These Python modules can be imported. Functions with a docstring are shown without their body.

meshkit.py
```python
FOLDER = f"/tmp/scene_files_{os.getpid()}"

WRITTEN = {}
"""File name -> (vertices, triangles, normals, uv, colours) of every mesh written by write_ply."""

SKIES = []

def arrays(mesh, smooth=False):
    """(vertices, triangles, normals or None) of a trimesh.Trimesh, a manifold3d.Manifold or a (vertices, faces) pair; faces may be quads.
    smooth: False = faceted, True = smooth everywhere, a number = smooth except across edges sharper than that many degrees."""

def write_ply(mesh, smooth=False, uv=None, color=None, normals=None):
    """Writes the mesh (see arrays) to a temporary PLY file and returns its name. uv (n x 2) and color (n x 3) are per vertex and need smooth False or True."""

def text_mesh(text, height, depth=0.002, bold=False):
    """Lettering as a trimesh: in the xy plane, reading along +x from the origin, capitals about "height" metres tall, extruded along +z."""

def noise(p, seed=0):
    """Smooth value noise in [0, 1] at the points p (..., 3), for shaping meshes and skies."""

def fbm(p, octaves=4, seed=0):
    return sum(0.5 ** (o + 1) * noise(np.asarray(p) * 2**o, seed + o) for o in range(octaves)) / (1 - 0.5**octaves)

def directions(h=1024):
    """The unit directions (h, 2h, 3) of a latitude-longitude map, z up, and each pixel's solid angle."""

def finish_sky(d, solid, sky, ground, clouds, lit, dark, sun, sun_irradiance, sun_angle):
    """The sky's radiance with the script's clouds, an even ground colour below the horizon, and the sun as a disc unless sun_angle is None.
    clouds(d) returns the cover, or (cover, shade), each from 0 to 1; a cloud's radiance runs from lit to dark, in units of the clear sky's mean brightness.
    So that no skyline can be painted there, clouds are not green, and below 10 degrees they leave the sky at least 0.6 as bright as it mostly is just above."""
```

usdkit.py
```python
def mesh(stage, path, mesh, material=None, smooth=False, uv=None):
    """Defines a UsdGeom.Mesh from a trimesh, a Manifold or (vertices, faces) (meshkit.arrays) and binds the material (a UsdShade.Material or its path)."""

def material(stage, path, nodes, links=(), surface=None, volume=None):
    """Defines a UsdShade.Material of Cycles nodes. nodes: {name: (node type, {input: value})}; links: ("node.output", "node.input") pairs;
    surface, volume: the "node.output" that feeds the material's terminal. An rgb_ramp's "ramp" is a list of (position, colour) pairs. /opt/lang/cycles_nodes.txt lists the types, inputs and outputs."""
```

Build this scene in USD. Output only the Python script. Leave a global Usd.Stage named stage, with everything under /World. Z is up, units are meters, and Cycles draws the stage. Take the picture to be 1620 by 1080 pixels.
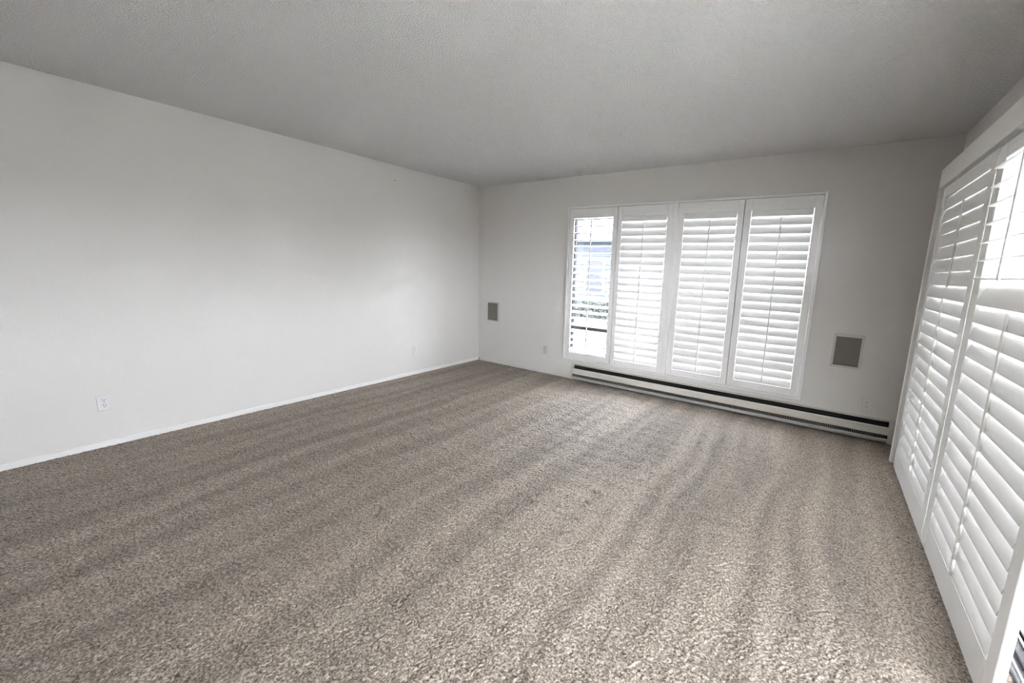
import math, random
import numpy as np
import trimesh
import usdkit, meshkit
from shapely.geometry import Polygon, box as sbox
from pxr import Usd, UsdGeom, UsdLux, UsdShade, Gf, Sdf

stage = Usd.Stage.CreateInMemory()
UsdGeom.SetStageUpAxis(stage, UsdGeom.Tokens.z)
UsdGeom.SetStageMetersPerUnit(stage, 1.0)
UsdGeom.Xform.Define(stage, '/World')
UsdGeom.Scope.Define(stage, '/World/Looks')

# ------------------------------------------------------------------ camera
FPX, YAW, PITCH, ROLL = 639.0868, -0.576797, -0.167161, 0.035394
EYE = (4.156425, -4.295458, 1.360929)
PPX, PPY = 879.6579, 532.8856
cam = UsdGeom.Camera.Define(stage, '/World/Camera')
APER = 36.0
cam.CreateHorizontalApertureAttr(APER)
cam.CreateVerticalApertureAttr(APER * 1080 / 1620)
cam.CreateFocalLengthAttr(FPX / 1620 * APER)
cam.CreateHorizontalApertureOffsetAttr(-(PPX - 810) / 1620 * APER)
cam.CreateVerticalApertureOffsetAttr((PPY - 540) / 1620 * APER)
cam.CreateClippingRangeAttr(Gf.Vec2f(0.02, 500))
cy, sy = math.cos(YAW), math.sin(YAW)
fwd = np.array([sy * math.cos(PITCH), cy * math.cos(PITCH), math.sin(PITCH)])
rt = np.array([cy, -sy, 0.0]); up = np.cross(rt, fwd)
r2 = math.cos(ROLL) * rt + math.sin(ROLL) * up
u2 = -math.sin(ROLL) * rt + math.cos(ROLL) * up
m = Gf.Matrix4d(1.0)
for i, v in enumerate((r2, u2, -fwd, EYE)):
    m.SetRow(i, Gf.Vec4d(*map(float, v), 1.0 if i == 3 else 0.0))
cam.AddTransformOp().Set(m)
cam.CreateExposureAttr(3.66)

# ------------------------------------------------------------------ sky (bright overcast day)
dome = UsdLux.DomeLight.Define(stage, '/World/Sky')
dome.CreateIntensityAttr(1.0)
dome.CreateColorAttr(Gf.Vec3f(0.948, 0.987, 1.085))

# hazy high sun over the patio: the eave keeps it out of the room
sun = UsdLux.DistantLight.Define(stage, '/World/Sun')
sun.CreateIntensityAttr(9.0)
sun.CreateAngleAttr(4.0)
sun.CreateColorAttr(Gf.Vec3f(1.0, 0.98, 0.95))
_d = np.array([-math.cos(math.radians(63)), 0.004, -math.sin(math.radians(63))])   # travel direction
_z = -_d / np.linalg.norm(_d); _x = np.cross([0, 0, 1.0], _z); _x /= np.linalg.norm(_x); _y = np.cross(_z, _x)
_m = Gf.Matrix4d(1.0)
for _i, _v in enumerate((_x, _y, _z)):
    _m.SetRow(_i, Gf.Vec4d(*map(float, _v), 0.0))
sun.AddTransformOp().Set(_m)

# ------------------------------------------------------------------ helpers
H = 2.44           # ceiling height
W = 4.899          # right wall
YB = -10.5          # wall behind the camera
rng = random.Random(7)
used = {}


def path_of(name, parent=None):
    base = (str(parent.GetPath()) if parent is not None else '/World') + '/' + name
    k = used.get(base, -1) + 1
    used[base] = k
    return base if k == 0 else f'{base}_{k:03d}'


def tag(o, label=None, cat=None, group=None, kind=None):
    for k, v in (('label', label), ('category', cat), ('group', group), ('kind', kind)):
        if v:
            o.SetCustomDataByKey(k, v)
    return o


def obj(name, mesh, mat, parent=None, smooth=False):
    if isinstance(mesh, list):
        mesh = trimesh.util.concatenate(mesh)
    return usdkit.mesh(stage, path_of(name, parent), mesh, mat, smooth=smooth).GetPrim()


def thing(name, label, cat, loc=(0, 0, 0), group=None, kind=None):
    x = UsdGeom.Xform.Define(stage, path_of(name))
    x.AddTranslateOp().Set(Gf.Vec3d(*map(float, loc)))
    return tag(x.GetPrim(), label, cat, group, kind)


def B(x0, x1, y0, y1, z0, z1, c=0.0):
    """A box by its bounds, edges chamfered by c."""
    lo = np.minimum([x0, y0, z0], [x1, y1, z1]); hi = np.maximum([x0, y0, z0], [x1, y1, z1])
    if c <= 0:
        b = trimesh.creation.box(hi - lo); b.apply_translation((lo + hi) / 2); return b
    c = min(c, 0.45 * (hi - lo).min())
    pts = []
    for sx in (0, 1):
        for sy_ in (0, 1):
            for sz in (0, 1):
                p = np.array([(lo, hi)[sx][0], (lo, hi)[sy_][1], (lo, hi)[sz][2]])
                s = np.array([1 - 2 * sx, 1 - 2 * sy_, 1 - 2 * sz]) * c
                for k in range(3):
                    q = p + s; q[k] = p[k]; pts.append(q)
    return trimesh.convex.convex_hull(np.array(pts))


def prism(poly, depth):
    return trimesh.creation.extrude_polygon(poly, depth, engine='earcut')


def cyl(r, h, axis, centre, n=16):
    c = trimesh.creation.cylinder(radius=r, height=h, sections=n)
    if axis == 'x':
        c.apply_transform(trimesh.transformations.rotation_matrix(math.pi / 2, [0, 1, 0]))
    elif axis == 'y':
        c.apply_transform(trimesh.transformations.rotation_matrix(math.pi / 2, [1, 0, 0]))
    c.apply_translation(centre)
    return c


# ------------------------------------------------------------------ materials
def plain(name, col, rough=0.5, spec=0.4, metal=0.0, bump=None, **kw):
    nodes = {'p': ('principled_bsdf', {'base_color': col, 'roughness': rough, 'specular_ior_level': spec, 'metallic': metal, **kw})}
    links = []
    if bump:
        scale, dist, detail = bump
        nodes |= {'g': ('geometry', {}), 'n': ('noise_texture', {'scale': scale, 'detail': detail, 'roughness': 0.55}),
                  'b': ('bump', {'strength': 1.0, 'distance': dist})}
        links += [('g.position', 'n.vector'), ('n.fac', 'b.height'), ('b.normal', 'p.normal')]
    return usdkit.material(stage, '/World/Looks/' + name, nodes, links, surface='p.BSDF')


M = {}
M['wall'] = plain('wall_paint', (0.70, 0.68, 0.645), 0.62, 0.25, bump=(120, 0.0012, 3))
M['trim'] = plain('trim_paint', (0.80, 0.79, 0.77), 0.4, 0.4)
M['shutter'] = plain('shutter_paint', (0.80, 0.79, 0.765), 0.42, 0.4)
M['plate_white'] = plain('white_plastic', (0.71, 0.70, 0.69), 0.35, 0.5)
M['plate_ivory'] = plain('ivory_plastic', (0.56, 0.54, 0.48), 0.4, 0.5)
M['slot'] = plain('slot_dark', (0.03, 0.03, 0.03), 0.6)
M['screw'] = plain('screw_metal', (0.5, 0.5, 0.48), 0.35, 0.5, 0.8)
M['heater'] = plain('heater_enamel', (0.60, 0.57, 0.50), 0.42, 0.4)
M['heater_lip'] = plain('heater_lip', (0.46, 0.46, 0.45), 0.35, 0.5, 0.3)
M['heater_dark'] = plain('heater_black', (0.02, 0.02, 0.02), 0.6, 0.3)
M['fin'] = plain('heater_fin', (0.30, 0.27, 0.23), 0.4, 0.4, 0.6)
M['alu'] = plain('dark_bronze_aluminium', (0.030, 0.030, 0.034), 0.4, 0.5)
M['alu_light'] = plain('mill_aluminium', (0.62, 0.63, 0.64), 0.35, 0.5, 0.7)
M['grille_frame'] = plain('grille_frame', (0.62, 0.59, 0.53), 0.5, 0.3)
M['yard'] = plain('yard_ground', (0.05, 0.055, 0.045), 0.95, 0.1, bump=(25, 0.02, 5))
M['patio'] = plain('patio_concrete', (0.64, 0.63, 0.60), 0.9, 0.2, bump=(60, 0.003, 4))
M['concrete'] = plain('concrete', (0.42, 0.42, 0.40), 0.9, 0.2, bump=(60, 0.004, 4))
M['siding'] = plain('grey_siding', (0.075, 0.086, 0.105), 0.8, 0.2)
M['siding_trim'] = plain('pale_siding_trim', (0.62, 0.63, 0.64), 0.7, 0.2)
M['stucco'] = plain('stucco', (0.17, 0.175, 0.175), 0.85, 0.2)
M['pale_board'] = plain('pale_board', (0.10, 0.125, 0.14), 0.7, 0.2)
M['fence'] = plain('weathered_fence', (0.30, 0.30, 0.29), 0.8, 0.2)
M['roof'] = plain('roof_shingle', (0.07, 0.075, 0.085), 0.9, 0.2)
M['gutter'] = plain('blue_gutter', (0.05, 0.10, 0.16), 0.5, 0.4)
M['house_window'] = plain('house_window', (0.03, 0.032, 0.037), 0.3, 0.3)
M['leaf'] = plain('hedge_leaf', (0.045, 0.05, 0.042), 0.7, 0.2)
M['metal_dark'] = plain('dark_metal', (0.05, 0.045, 0.04), 0.5, 0.4, 0.5)

for gname, tint in (('door_glass', (0.95, 0.953, 0.955)), ('window_glass', (0.87, 0.875, 0.88))):
    M[gname] = usdkit.material(stage, '/World/Looks/' + gname, {
        'w': ('layer_weight', {'blend': 0.5}), 'pw': ('math', {'math_type': 'power', 'value2': 5.0}),
        'f': ('math', {'math_type': 'multiply_add', 'value2': 0.42, 'value3': 0.02}), 't': ('transparent_bsdf', {'color': tint}),
        'g': ('glossy_bsdf', {'color': (1, 1, 1), 'roughness': 0.0}), 'm': ('mix_closure', {})},
        [('w.facing', 'pw.value1'), ('pw.value', 'f.value1'), ('f.value', 'm.fac'), ('t.BSDF', 'm.closure1'), ('g.BSDF', 'm.closure2')], surface='m.closure')

# perforated speaker grille: small round holes
M['grille'] = usdkit.material(stage, '/World/Looks/perforated_grille', {
    'g': ('geometry', {}), 'v': ('voronoi_texture', {'scale': 420, 'randomness': 0.0}),
    'r': ('rgb_ramp', {'ramp': [(0.0, (0.05, 0.05, 0.045)), (0.30, (0.06, 0.06, 0.05)), (0.42, (0.20, 0.19, 0.16)), (1.0, (0.22, 0.21, 0.18))]}),
    'p': ('principled_bsdf', {'roughness': 0.6, 'specular_ior_level': 0.3})},
    [('g.position', 'v.vector'), ('v.distance', 'r.fac'), ('r.color', 'p.base_color')], surface='p.BSDF')

# popcorn ceiling
M['ceiling'] = usdkit.material(stage, '/World/Looks/popcorn_ceiling', {
    'g': ('geometry', {}),
    'n': ('noise_texture', {'scale': 100, 'detail': 2.0, 'roughness': 0.6}),
    'b': ('bump', {'strength': 1.0, 'distance': 0.024}),
    'p': ('principled_bsdf', {'base_color': (0.90, 0.90, 0.885), 'roughness': 0.9, 'specular_ior_level': 0.1})},
    [('g.position', 'n.vector'), ('n.fac', 'b.height'), ('b.normal', 'p.normal')], surface='p.BSDF')

# carpet: beige yarn flecks + vacuum-cleaner nap marks that run towards the window wall
M['carpet'] = usdkit.material(stage, '/World/Looks/beige_carpet', {
    'g': ('geometry', {}),
    'n': ('noise_texture', {'scale': 120, 'detail': 2.5, 'roughness': 0.6}),
    'r': ('rgb_ramp', {'ramp': [(0.34, (0.094, 0.077, 0.060)), (0.5, (0.262, 0.220, 0.176)), (0.64, (0.468, 0.402, 0.334))]}),
    'warp': ('noise_texture', {'scale': 0.9, 'detail': 1.0}),
    'ws': ('vector_math', {'math_type': 'scale', 'scale': 0.25}),
    'wa': ('vector_math', {'math_type': 'add'}),
    'map': ('mapping', {'scale': (6.5, 0.45, 1.0), 'rotation': (0, 0, 0.03)}),
    's': ('noise_texture', {'scale': 1.0, 'detail': 1.5, 'roughness': 0.5}),
    'sr': ('map_range', {'from_min': 0.36, 'from_max': 0.66, 'to_min': 0.81, 'to_max': 1.19, 'clamp': True}),
    'mul': ('vector_math', {'math_type': 'scale'}),
    'b': ('bump', {'strength': 1.0, 'distance': 0.006}),
    'p': ('principled_bsdf', {'roughness': 0.55, 'specular_ior_level': 0.5, 'specular_tint': (1.0, 0.95, 0.9), 'sheen_weight': 0.1, 'sheen_roughness': 0.4, 'sheen_tint': (1.0, 0.93, 0.86)})},
    [('g.position', 'n.vector'), ('n.fac', 'r.fac'), ('g.position', 'warp.vector'), ('warp.color', 'ws.vector1'),
     ('g.position', 'wa.vector1'), ('ws.vector', 'wa.vector2'), ('wa.vector', 'map.vector'), ('map.vector', 's.vector'),
     ('s.fac', 'sr.value'), ('r.color', 'mul.vector1'), ('sr.result', 'mul.scale'), ('mul.vector', 'p.base_color'),
     ('n.fac', 'b.height'), ('b.normal', 'p.normal')], surface='p.BSDF')

# ------------------------------------------------------------------ room shell
WX0, WX1, WZ0, WZ1 = 1.528, 4.070, 0.275, 2.058     # window opening in the back wall
DY0, DY1, DZ1 = -0.64, -4.90, 2.02                   # glass-door opening in the right wall

floor = thing('floor', 'beige frieze carpet covering the whole floor of the empty room', 'floor', kind='structure')
obj('subfloor', B(-0.12, W + 0.14, YB - 0.12, 0.14, -0.12, -0.012), M['concrete'], floor)
# pile surface as real relief, fine where it is seen
G = 0.006
gx = np.arange(0.0, W + 1e-9, G); gx[-1] = W
gy = np.arange(-4.42, 1e-9, G); gy[-1] = 0.0
X, Y = np.meshgrid(gx, gy, indexing='ij')
P = np.stack([X, Y, np.zeros_like(X)], -1)
Z = -0.006 + 0.009 * (meshkit.noise(P * 160, 11) - 0.5)
nx, ny = X.shape
idx = np.arange(nx * ny).reshape(nx, ny)
quads = np.stack([idx[:-1, :-1], idx[1:, :-1], idx[1:, 1:], idx[:-1, 1:]], -1).reshape(-1, 4)
V = np.stack([X, Y, Z], -1).reshape(-1, 3)
cp = usdkit.mesh(stage, path_of('carpet_pile', floor), (V, quads), M['carpet'], smooth=True).GetPrim()
tag(cp, kind='stuff')
tag(obj('carpet_pile', B(0, W, YB, -4.415, -0.02, -0.004), M['carpet'], floor), kind='stuff')

ceil_ = tag(obj('ceiling', B(-0.12, W + 0.14, YB - 0.12, 0.14, H, H + 0.15), M['ceiling']), 'white popcorn textured ceiling', 'ceiling', kind='structure')
tag(obj('wall_left', B(-0.12, 0, YB, 0.14, -0.1, H), M['wall']), 'long plain white wall on the left', 'wall', kind='structure')
tag(obj('wall_front', B(-0.12, W + 0.14, YB - 0.12, YB, -0.1, H), M['wall']), 'plain white wall opposite the shuttered window', 'wall', kind='structure')
poly = sbox(0, -0.1, W + 0.14, H).difference(sbox(WX0, WZ0, WX1, WZ1))
wb = prism(poly, 0.14)
wb.apply_transform(np.array([[1, 0, 0, 0], [0, 0, -1, 0.14], [0, 1, 0, 0], [0, 0, 0, 1.0]]))
tag(obj('wall_back', wb, M['wall']), 'white end wall with the four-panel shuttered window', 'wall', kind='structure')
poly = sbox(YB, -0.1, 0, H).difference(sbox(DY1, -0.012, DY0, DZ1))
wr = prism(poly, 0.14)
wr.apply_transform(np.array([[0, 0, 1, W], [1, 0, 0, 0], [0, 1, 0, 0], [0, 0, 0, 1.0]]))
tag(obj('wall_right', wr, M['wall']), 'white right wall with the sliding glass door behind shutters', 'wall', kind='structure')
tag(obj('baseboard_left', B(0, 0.013, YB, 0, -0.008, 0.036, 0.004), M['trim']), 'low white baseboard along the left wall', 'baseboard', kind='structure')
tag(obj('baseboard_back', B(0.013, 1.628, -0.011, 0, -0.008, 0.034, 0.004), M['wall']), 'low painted baseboard along the end wall up to the heater', 'baseboard', kind='structure')

# window behind the shutters: dark aluminium frame, a low rail, glass
win = thing('window_1', 'dark aluminium window behind the four white shutter panels', 'window', kind='structure')
ya, yb = 0.075, 0.115
fr = [B(WX0, WX1, ya, yb, WZ0, WZ0 + 0.03), B(WX0, WX1, ya, yb, WZ1 - 0.03, WZ1),
      B(WX0, WX0 + 0.022, ya, yb, WZ0 + 0.03, WZ1 - 0.03), B(WX1 - 0.022, WX1, ya, yb, WZ0 + 0.03, WZ1 - 0.03)]
obj('window_frame', fr, M['alu'], win)
obj('window_rail', B(WX0 + 0.022, WX1 - 0.022, ya, yb, 0.622, 0.658), M['alu'], win)
xs = [WX0 + 0.022, 2.19, 3.42, WX1 - 0.022]
for xm in xs[1:3]:
    obj('mullion', B(xm - 0.013, xm + 0.013, ya + 0.003, yb - 0.003, 0.658, WZ1 - 0.03), M['alu'], win)
for a, b in zip(xs[:-1], xs[1:]):
    for z0, z1 in ((WZ0 + 0.03, 0.622), (0.658, WZ1 - 0.03)):
        obj('pane', B(a + 0.014 * (a > 2), b - 0.014 * (b < 4), 0.093, 0.097, z0, z1), M['window_glass'], win)

# sliding glass door behind the big shutters
door = thing('door_1', 'sliding glass door with a dark track behind the tall shutters', 'door', kind='structure')
xa, xb = W - 0.022, W + 0.11
obj('threshold', [B(xa, xb, DY1, DY0, -0.012, 0.012, 0.003), B(xa + 0.035, xa + 0.060, DY1, DY0, 0.012, 0.03, 0.003),
                  B(xa + 0.085, xa + 0.105, DY1, DY0, 0.012, 0.03, 0.003)], M['alu'], door)
obj('track', [B(xa + 0.014, xa + 0.020, DY1, DY0, 0.012, 0.018), B(xa + 0.066, xa + 0.074, DY1, DY0, 0.012, 0.028)], M['alu_light'], door)
obj('door_frame', [B(W + 0.01, W + 0.11, DY0 - 0.04, DY0, 0.012, DZ1), B(W + 0.01, W + 0.11, DY1, DY1 + 0.04, 0.012, DZ1), B(W + 0.01, W + 0.11, DY1 + 0.04, DY0 - 0.04, DZ1 - 0.05, DZ1)], M['trim'], door)
for y0, y1, x in ((-0.68, -2.60, W + 0.075), (-2.55, -4.86, W + 0.035)):
    obj('door_stile', [B(x - 0.015, x + 0.015, y0 - 0.05, y0, 0.03, DZ1 - 0.05), B(x - 0.015, x + 0.015, y1, y1 + 0.05, 0.03, DZ1 - 0.05),
                       B(x - 0.015, x + 0.015, y1 + 0.05, y0 - 0.05, DZ1 - 0.11, DZ1 - 0.05)], M['trim'], door)
    obj('bottom_rail', B(x - 0.015, x + 0.015, y1 + 0.05, y0 - 0.05, 0.03, 0.10, 0.003), M['alu_light'], door)
    obj('pane', B(x - 0.003, x + 0.003, y1 + 0.05, y0 - 0.05, 0.10, DZ1 - 0.11), M['door_glass'], door)

# ------------------------------------------------------------------ plantation shutters
# panel space: u along the panel, d towards the room from its mid-plane, z up
T_ = 0.014      # half thickness of stiles and rails
HW = 0.0445     # half width of a blade


def to_window(y0):
    return np.array([[1, 0, 0, 0], [0, -1, 0, y0], [0, 0, 1, 0], [0, 0, 0, 1.0]])


def to_door(x0):
    return np.array([[0, -1, 0, x0], [-1, 0, 0, 0], [0, 0, 1, 0], [0, 0, 0, 1.0]])


def mapped(mesh, A):
    mesh = mesh.copy()
    mesh.apply_transform(A)          # trimesh flips the winding of mirrored meshes itself
    if mesh.volume < 0:
        mesh.invert()
    return mesh


def blade(u0, u1, zc, theta):
    """One elliptical blade; theta from level, room edge down."""
    n = 14
    t = np.linspace(0, 2 * np.pi, n, endpoint=False)
    a = HW * np.sign(np.cos(t)) * np.abs(np.cos(t)) ** 0.9
    b = 0.0056 * np.sin(t)
    c, s = math.cos(theta), math.sin(theta)
    d = a * c + b * s
    z = zc - a * s + b * c
    ring0 = np.stack([np.full(n, u0), d, z], 1); ring1 = np.stack([np.full(n, u1), d, z], 1)
    return trimesh.convex.convex_hull(np.vstack([ring0, ring1]))


def panel(parent, A, u0, u1, z0, z1, ou0, ou1, oz0, oz1, centres, thetas, rods, knobs=(), hinges=(), label=None, lap=None, lip=0.011):
    """A shutter leaf: the stile-and-rail frame is the mesh, blades, rods, knobs and hinges its children."""
    c = 0.0025
    parts = [B(u0, ou0, -T_, T_, z0, z1, c), B(ou1, u1, -T_, T_, z0, z1, c),
             B(ou0, ou1, -T_, T_, oz1 + 0.040, z1, c), B(ou0, ou1, T_ - lip, T_, oz1, oz1 + 0.043, 0.0015),
             B(ou0, ou1, -T_, T_, z0, oz0 - 0.01, c), B(ou0, ou1, -T_, 0.003, oz0 - 0.012, oz0, 0.0015)]
    if lap is not None:
        parts.append(B(lap - 0.012, lap + 0.012, -T_ - 0.007, -T_ - 0.001, z0 + 0.01, z1 - 0.01))
    p = obj('shutter_panel', [mapped(q, A) for q in parts], M['shutter'], parent)
    if label:
        tag(p, label)
    for zc, th in zip(centres, thetas):
        obj('louver', mapped(blade(ou0 + 0.0025, ou1 - 0.0025, zc, th + math.radians(rng.uniform(-1.2, 1.2))), A), M['shutter'], p, smooth=40)
    for ur, ra, rb, th in rods:
        d0 = HW * math.cos(th) - 0.001
        obj('tilt_rod', mapped(B(ur - 0.0065, ur + 0.0065, d0, d0 + 0.011, ra, rb, 0.003), A), M['shutter'], p)
    for uk, zk in knobs:
        k = trimesh.util.concatenate([mapped(cyl(0.003, 0.006, 'y', (uk, T_ + 0.004, zk), 12), A), mapped(cyl(0.0042, 0.003, 'y', (uk, T_ + 0.006, zk), 12), A)])
        tag(obj('knob', k, M['screw'], p), 'small metal catch')
    for uh, zh in hinges:
        obj('hinge', [mapped(B(uh - 0.012, uh + 0.012, T_, T_ + 0.0018, zh - 0.036, zh + 0.036), A), mapped(cyl(0.0042, 0.074, 'z', (uh, T_ + 0.003, zh), 10), A)], M['shutter'], p)
    return p


rad = math.radians
# --- the window's unit: four leaves in an L-frame
sh = thing('window_shutter', 'white plantation shutter of four louvered panels over the end wall window', 'shutter')
PZ0, PZ1, OZ0, OZ1 = 0.262, 2.066, 0.345, 1.958
yf = -0.041
fz0, fz1 = 0.243, 2.091
obj('shutter_frame', [B(1.499, 1.5245, yf, 0.03, fz0, fz1, 0.003), B(4.0750, 4.099, yf, 0.03, fz0, fz1, 0.003),
                      B(1.523, 4.076, yf, 0.03, 2.068, fz1, 0.003), B(1.523, 4.076, yf, 0.03, fz0, 0.2605, 0.003)], M['shutter'], sh)
obj('mullion_post', B(2.7745, 2.8235, yf, 0.03, 0.2605, 2.068, 0.003), M['shutter'], sh)
A = to_window(-0.017)
cen = [1.945 - 0.0783 * k for k in range(21)]
C0 = rad(72)
specs = [  # u0, u1, opening, tilt of each blade, rod pieces
    (1.528, 2.1455, 1.582, 2.090, [rad(17)] * 21, [(1.835, 0.362, 1.945, rad(17))], 1.530, 'leaf with level open louvers'),
    (2.1515, 2.7715, 2.200, 2.713, [C0] * 6 + [rad(58)] * 15, [(2.458, 1.470, 1.890, C0), (2.456, 0.350, 1.435, rad(58))], 2.768, 'leaf with half open lower louvers'),
    (2.8265, 3.4455, 2.888, 3.391, [C0] * 21, [(3.145, 1.462, 1.890, C0), (3.140, 0.350, 1.415, C0)], 2.830, None),
    (3.4515, 4.072, 3.511, 4.011, [C0] * 21, [(3.764, 1.470, 1.895, C0), (3.764, 0.350, 1.425, C0)], 4.069, None)]
for i, (u0, u1, o0, o1, th, rods, uh, lab) in enumerate(specs):
    um = (o0 + o1) / 2
    panel(sh, A, u0, u1, PZ0, PZ1, o0, o1, OZ0, OZ1, cen, th, rods,
          knobs=[(um, 1.987), (um, 0.297)] if i else (), hinges=[(uh, z) for z in (1.965, 1.17, 0.355)], label=lab, lap={1: 2.1485, 3: 3.4485}.get(i))

# --- the glass door's unit: fascia and post with two tall leaves
ds = thing('door_shutter', 'tall white plantation shutters with head fascia in front of the right-hand glass door', 'shutter')
obj('fascia', B(4.735, W - 0.002, -0.437, -5.00, 1.990, 2.114, 0.003), M['shutter'], ds)
obj('track', B(4.785, W - 0.004, -0.542, -5.00, 1.945, 1.990), M['shutter'], ds)
obj('post', [B(4.735, W - 0.002, -0.475, -0.435, 0.0, 1.990, 0.003), B(4.762, W - 0.002, -0.542, -0.475, 0.0, 1.990, 0.003)], M['shutter'], ds)
cen = [1.867 - 0.0800 * k for k in range(22)]
C1 = rad(71)
panel(ds, to_door(4.748 + T_), 0.548, 1.570, 0.003, 1.976, 0.612, 1.497, 0.152, 1.905, cen, [rad(82)] * 7 + [rad(72)] * 15,
      [(1.085, 1.330, 1.830, rad(82)), (1.085, 0.150, 1.270, rad(72))], label='far leaf with all louvers closed', lip=0.0135)
p2 = panel(ds, to_door(4.748 + T_ + 0.0025), 1.580, 2.617, 0.003, 1.972, 1.672, 2.545, 0.152, 1.905, cen, [rad(6)] * 7 + [C1] * 15,
           [(2.040, 1.375, 1.868, rad(6)), (2.100, 0.150, 1.255, C1)], label='near leaf with open upper louvers')

# ------------------------------------------------------------------ baseboard heater under the window
HX0, HX1 = 1.637, 4.785
ht = thing('baseboard_heater', 'long beige electric baseboard heater with dark slots under the shuttered window', 'heater', ((HX0 + HX1) / 2, 0, 0))
hl = (HX1 - HX0) / 2


def along(pts):
    """Profile (depth from the wall, height) swept along the heater."""
    g = prism(Polygon(pts), 1.0)
    return g


def swept(pts, x0, x1):
    g = prism(Polygon(pts), x1 - x0)      # x=depth, y=height, z=length
    g.apply_transform(np.array([[0, 0, 1, x0], [-1, 0, 0, 0], [0, 1, 0, 0], [0, 0, 0, 1.0]]))
    if g.volume < 0:
        g.invert()
    return g


e = 0.030
obj('back_plate', swept([(0, 0.012), (0.004, 0.012), (0.004, 0.186), (0.020, 0.186), (0.022, 0.190), (0.020, 0.194), (0, 0.194)], -hl + e, hl - e), M['heater'], ht)
obj('front_cover', swept([(0.063, 0.079), (0.067, 0.079), (0.067, 0.136), (0.058, 0.147), (0.054, 0.147), (0.063, 0.134)], -hl + e, hl - e), M['heater'], ht)
obj('hood', swept([(0.0045, 0.166), (0.030, 0.160), (0.034, 0.163), (0.006, 0.176)], -hl + e, hl - e), M['heater_dark'], ht)
obj('core', swept([(0.0045, 0.020), (0.048, 0.020), (0.048, 0.128), (0.0045, 0.158)], -hl + e, hl - e), M['heater_dark'], ht)
obj('bottom_rail', swept([(0.050, 0.012), (0.064, 0.012), (0.067, 0.020), (0.067, 0.038), (0.062, 0.044), (0.050, 0.044)], -hl + e, hl - e), M['heater_lip'], ht)
fins = []
xk = -hl + e + 0.02
while xk < hl - e - 0.012:
    fins.append(B(xk, xk + 0.005, -0.061, -0.049, 0.046, 0.077))
    xk += 0.0135
tag(obj('fin', fins, M['fin'], ht), kind='stuff')
capp = [(0, 0.004), (0.066, 0.004), (0.069, 0.008), (0.069, 0.136), (0.024, 0.196), (0, 0.196)]
obj('end_cap', swept(capp, -hl, -hl + e), M['heater'], ht)
obj('end_cap', swept(capp, hl - e, hl), M['heater'], ht)

# ------------------------------------------------------------------ wall speakers / grilles
def wall_speaker(label, x0, x1, z0, z1, gx0, gx1, gz0, gz1):
    t = thing('wall_speaker', label, 'wall speaker', ((x0 + x1) / 2, 0, (z0 + z1) / 2))
    cx, cz = (x0 + x1) / 2, (z0 + z1) / 2
    o = [x0 - cx, x1 - cx, z0 - cz, z1 - cz]; g = [gx0 - cx, gx1 - cx, gz0 - cz, gz1 - cz]
    obj('speaker_frame', [B(o[0], g[0], -0.010, 0, o[2], o[3], 0.003), B(g[1], o[1], -0.010, 0, o[2], o[3], 0.003),
                          B(g[0], g[1], -0.010, 0, o[2], g[2], 0.003), B(g[0], g[1], -0.010, 0, g[3], o[3], 0.003)], M['grille_frame'], t)
    obj('grille', B(g[0], g[1], -0.0065, -0.001, g[2], g[3]), M['grille'], t)


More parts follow.
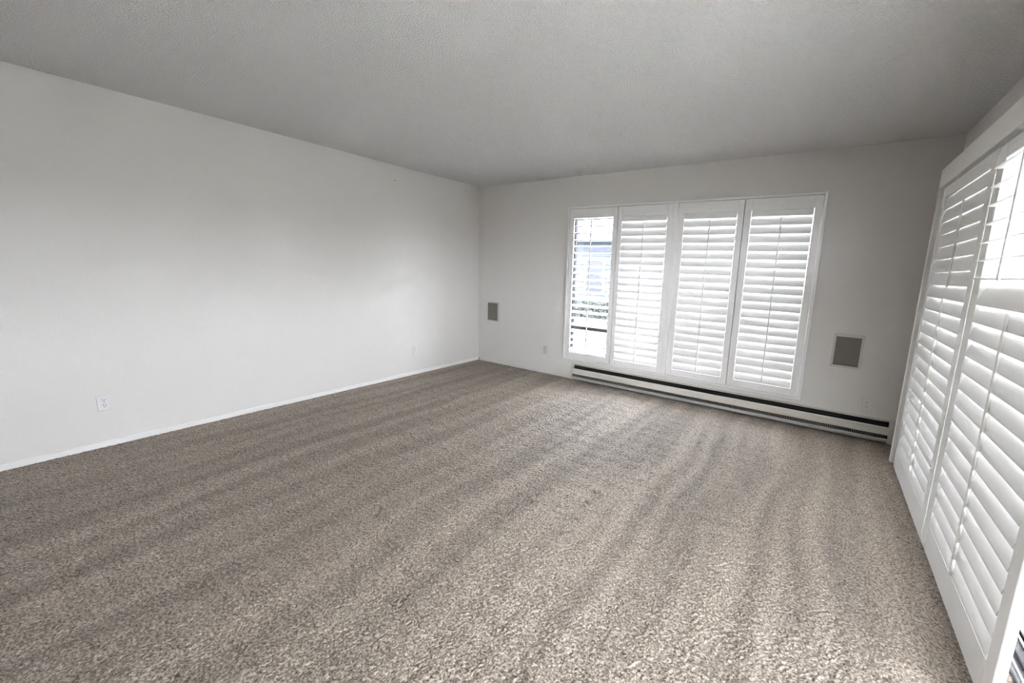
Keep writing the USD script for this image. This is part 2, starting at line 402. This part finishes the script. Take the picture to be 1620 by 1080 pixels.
wall_speaker('grey grille speaker in a pale frame left of the window near the room corner', 0.169, 0.398, 0.589, 0.870, 0.187, 0.371, 0.606, 0.851)
wall_speaker('larger grey grille speaker in a beige frame right of the window', 4.287, 4.505, 0.594, 0.889, 4.305, 4.486, 0.611, 0.864)


# ------------------------------------------------------------------ power outlets
def outlet(label, A, mat, w=0.070, h=0.114):
    """Duplex outlet; u across, d out of the wall, z up, centred."""
    x = UsdGeom.Xform.Define(stage, path_of('power_outlet'))
    x.AddTranslateOp().Set(Gf.Vec3d(*map(float, A[:3, 3])))
    t = tag(x.GetPrim(), label, 'outlet')
    R = A.copy(); R[:3, 3] = 0
    obj('cover_plate', mapped(B(-w / 2, w / 2, 0, 0.0065, -h / 2, h / 2, 0.0028), R), mat, t)
    for s in (1, -1):
        th = np.linspace(0, 2 * np.pi, 24, endpoint=False)
        prof = np.stack([np.clip(0.0172 * np.cos(th), -0.0172, 0.0172), np.clip(0.0172 * np.sin(th), -0.0142, 0.0142)], 1)
        g = prism(Polygon(prof), 0.0022)
        g.apply_transform(np.array([[1, 0, 0, 0], [0, 0, 1, 0.0064], [0, 1, 0, s * 0.0195], [0, 0, 0, 1.0]]))
        if g.volume < 0:
            g.invert()
        r = obj('receptacle', mapped(g, R), mat, t)
        for du, hh in ((-0.0064, 0.0088), (0.0064, 0.0072)):
            obj('slot', mapped(B(du - 0.0014, du + 0.0014, 0.0070, 0.0089, s * 0.0195 + 0.0005, s * 0.0195 + 0.0005 + hh), R), M['slot'], r)
        obj('ground_hole', mapped(cyl(0.0030, 0.0020, 'y', (0, 0.0079, s * 0.0195 - 0.0075), 10), R), M['slot'], r)
    obj('screw', mapped(cyl(0.0030, 0.0016, 'y', (0, 0.0070, 0), 12), R), M['screw'], t)


def on_left(y, z):
    return np.array([[0, 1, 0, 0], [1, 0, 0, y], [0, 0, 1, z], [0, 0, 0, 1.0]])


def on_back(x, z):
    return np.array([[1, 0, 0, x], [0, -1, 0, 0], [0, 0, 1, z], [0, 0, 0, 1.0]])


outlet('white duplex outlet on the left wall nearest to the viewer', on_left(-3.747, 0.3145), M['plate_white'])
outlet('white duplex outlet on the left wall near the far corner', on_left(-1.127, 0.301), M['plate_white'])
outlet('ivory duplex outlet on the end wall between corner speaker and window', on_back(1.198, 0.309), M['plate_ivory'])
outlet('pale duplex outlet on the end wall below the larger speaker, above the heater', on_back(4.589, 0.298), plain('pale_plastic', (0.72, 0.70, 0.66), 0.4), 0.068, 0.108)

# small nail left in the left wall, cable stub in the corner
nl = thing('wall_nail', 'tiny dark nail left high in the left wall', 'nail', (0, -1.343, 2.270))
obj('nail_shank', cyl(0.0016, 0.018, 'x', (0.009, 0, 0), 8), M['metal_dark'], nl)
obj('nail_head', cyl(0.0048, 0.002, 'x', (0.019, 0, 0), 12), M['metal_dark'], nl)
cb = thing('cable_stub', 'short dark cable end poking from the carpet in the far corner', 'cable', (0.022, -0.024, 0))
pts = np.array([[0, 0, -0.004], [0.002, 0.001, 0.012], [0.007, 0.003, 0.022], [0.015, 0.006, 0.028]])
segs = []
for a, b in zip(pts[:-1], pts[1:]):
    s = trimesh.creation.cylinder(radius=0.0045, segment=[a, b], sections=10); segs.append(s)
for q in pts:
    s = trimesh.creation.icosphere(1, 0.0045); s.apply_translation(q); segs.append(s)
obj('sheath', segs, M['metal_dark'], cb, smooth=60)
obj('tip', cyl(0.003, 0.006, 'x', (0.021, 0.008, 0.0285), 8), M['screw'], cb)

# ------------------------------------------------------------------ outdoors
tag(obj('ground', B(-30, 40, -30, 50, -0.30, -0.14), M['yard']), 'dull grey-green yard ground outside', 'ground', kind='structure')
tag(obj('patio', B(W + 0.14, 9.0, -8.0, 3.0, -0.14, -0.05), M['patio']), 'pale concrete patio slab outside the glass door', 'patio', kind='structure')

tag(obj('eave', [B(W + 0.14, W + 2.75, YB, 1.75, 2.50, 2.64, 0.01), B(-3.0, W + 0.14, 0.14, 0.95, 2.50, 2.64, 0.01)], M['trim']), 'white roof overhang round the outside of the room', 'eave', kind='structure')
fz = thing('patio_fence', 'grey board fence closing the patio beyond the glass door', 'fence', (8.9, 0, -0.05))
for k in range(36):
    obj('board', B(-0.01, 0.012, -8.0 + k * 0.30, -8.0 + k * 0.30 + 0.285, 0.03, 2.05, 0.003), M['fence'], fz)
for k in range(7):
    obj('post', B(0.012, 0.10, -7.98 + k * 1.77, -7.89 + k * 1.77, 0, 2.10, 0.004), M['fence'], fz)

hs = thing('neighbour_house', 'blue-grey single-storey house seen through the open left shutter panel', 'house', (-3.2, 8.3, -0.14))
sid = [B(-3.0, 2.6, 0.02, 5.0, 0, 2.45)]
obj('house_wall', sid, M['siding'], hs)
for k in range(16):
    obj('siding_board', B(-3.0, 2.6, 0.0 + 0.0, 0.021, 0.03 + k * 0.15, 0.165 + k * 0.15, 0.004), M['siding'], hs)
for x0, x1, z0, z1 in ((-0.95, -0.45, 0.55, 1.75), (0.35, 1.0, 0.75, 1.85), (1.6, 2.2, 0.75, 1.85)):
    f_ = obj('window_trim', [B(x0 - 0.07, x0, -0.03, 0.0, z0 - 0.07, z1 + 0.07), B(x1, x1 + 0.07, -0.03, 0.0, z0 - 0.07, z1 + 0.07), B(x0, x1, -0.03, 0.0, z1, z1 + 0.07), B(x0, x1, -0.03, 0.0, z0 - 0.07, z0)], M['siding_trim'], hs)
    obj('window_pane', B(x0, x1, -0.012, 0.0, z0, z1), M['house_window'], f_)
obj('eave', B(-3.3, 2.9, -0.45, 0.3, 2.45, 2.55), M['siding_trim'], hs)
obj('gutter', B(-3.3, 2.9, -0.55, -0.45, 2.46, 2.58, 0.01), M['gutter'], hs)
rf = prism(Polygon([(-0.5, 2.55), (5.4, 2.55), (2.5, 3.15)]), 6.2)
rf.apply_transform(np.array([[0, 0, 1, -3.3], [1, 0, 0, 0], [0, 1, 0, 0], [0, 0, 0, 1.0]]))
obj('roof', rf, M['roof'], hs)

h2 = thing('patio_building', 'pale building with tall vertical panels beyond the glass door', 'building', (6.6, 7.6, -0.14))
obj('building_wall', B(-2.2, 4.5, 0.05, 4.0, 0, 4.2), M['stucco'], h2)
for k in range(14):
    x0 = -2.2 + k * 0.48
    obj('panel_board', B(x0 + 0.03, x0 + 0.33, 0.0, 0.05, 0.3, 3.9, 0.008), M['pale_board'] if k % 3 == 1 else M['stucco'], h2)

# low clipped hedge in front of the neighbour's house
hg = thing('hedge', 'low grey-green hedge at the foot of the neighbouring house', 'hedge', (-2.2, 6.6, -0.14))
gq = np.random.default_rng(5)
leaves = []
for k in range(2600):
    c = np.array([gq.uniform(-2.6, 2.6), gq.uniform(-0.35, 0.35), gq.uniform(0.03, 0.62)])
    nrm = gq.normal(size=3); nrm /= np.linalg.norm(nrm)
    a = np.cross(nrm, [0.3, 0.5, 0.8]); a /= np.linalg.norm(a); b = np.cross(nrm, a)
    L, w_ = 0.06, 0.03
    v = np.array([c - a * L, c + b * w_ + nrm * 0.008, c + a * L, c - b * w_ + nrm * 0.008, c - nrm * 0.006])
    leaves.append(trimesh.Trimesh(v, [[0, 3, 1], [1, 3, 2], [0, 1, 4], [1, 2, 4], [2, 3, 4], [3, 0, 4]], process=False))
tag(obj('foliage', leaves, M['leaf'], hg), kind='stuff')
stems = [cyl(0.012, 0.5, 'z', (x, 0, 0.25), 6) for x in np.linspace(-2.5, 2.5, 18)]
for s_ in stems:
    obj('stem', s_, M['roof'], hg)
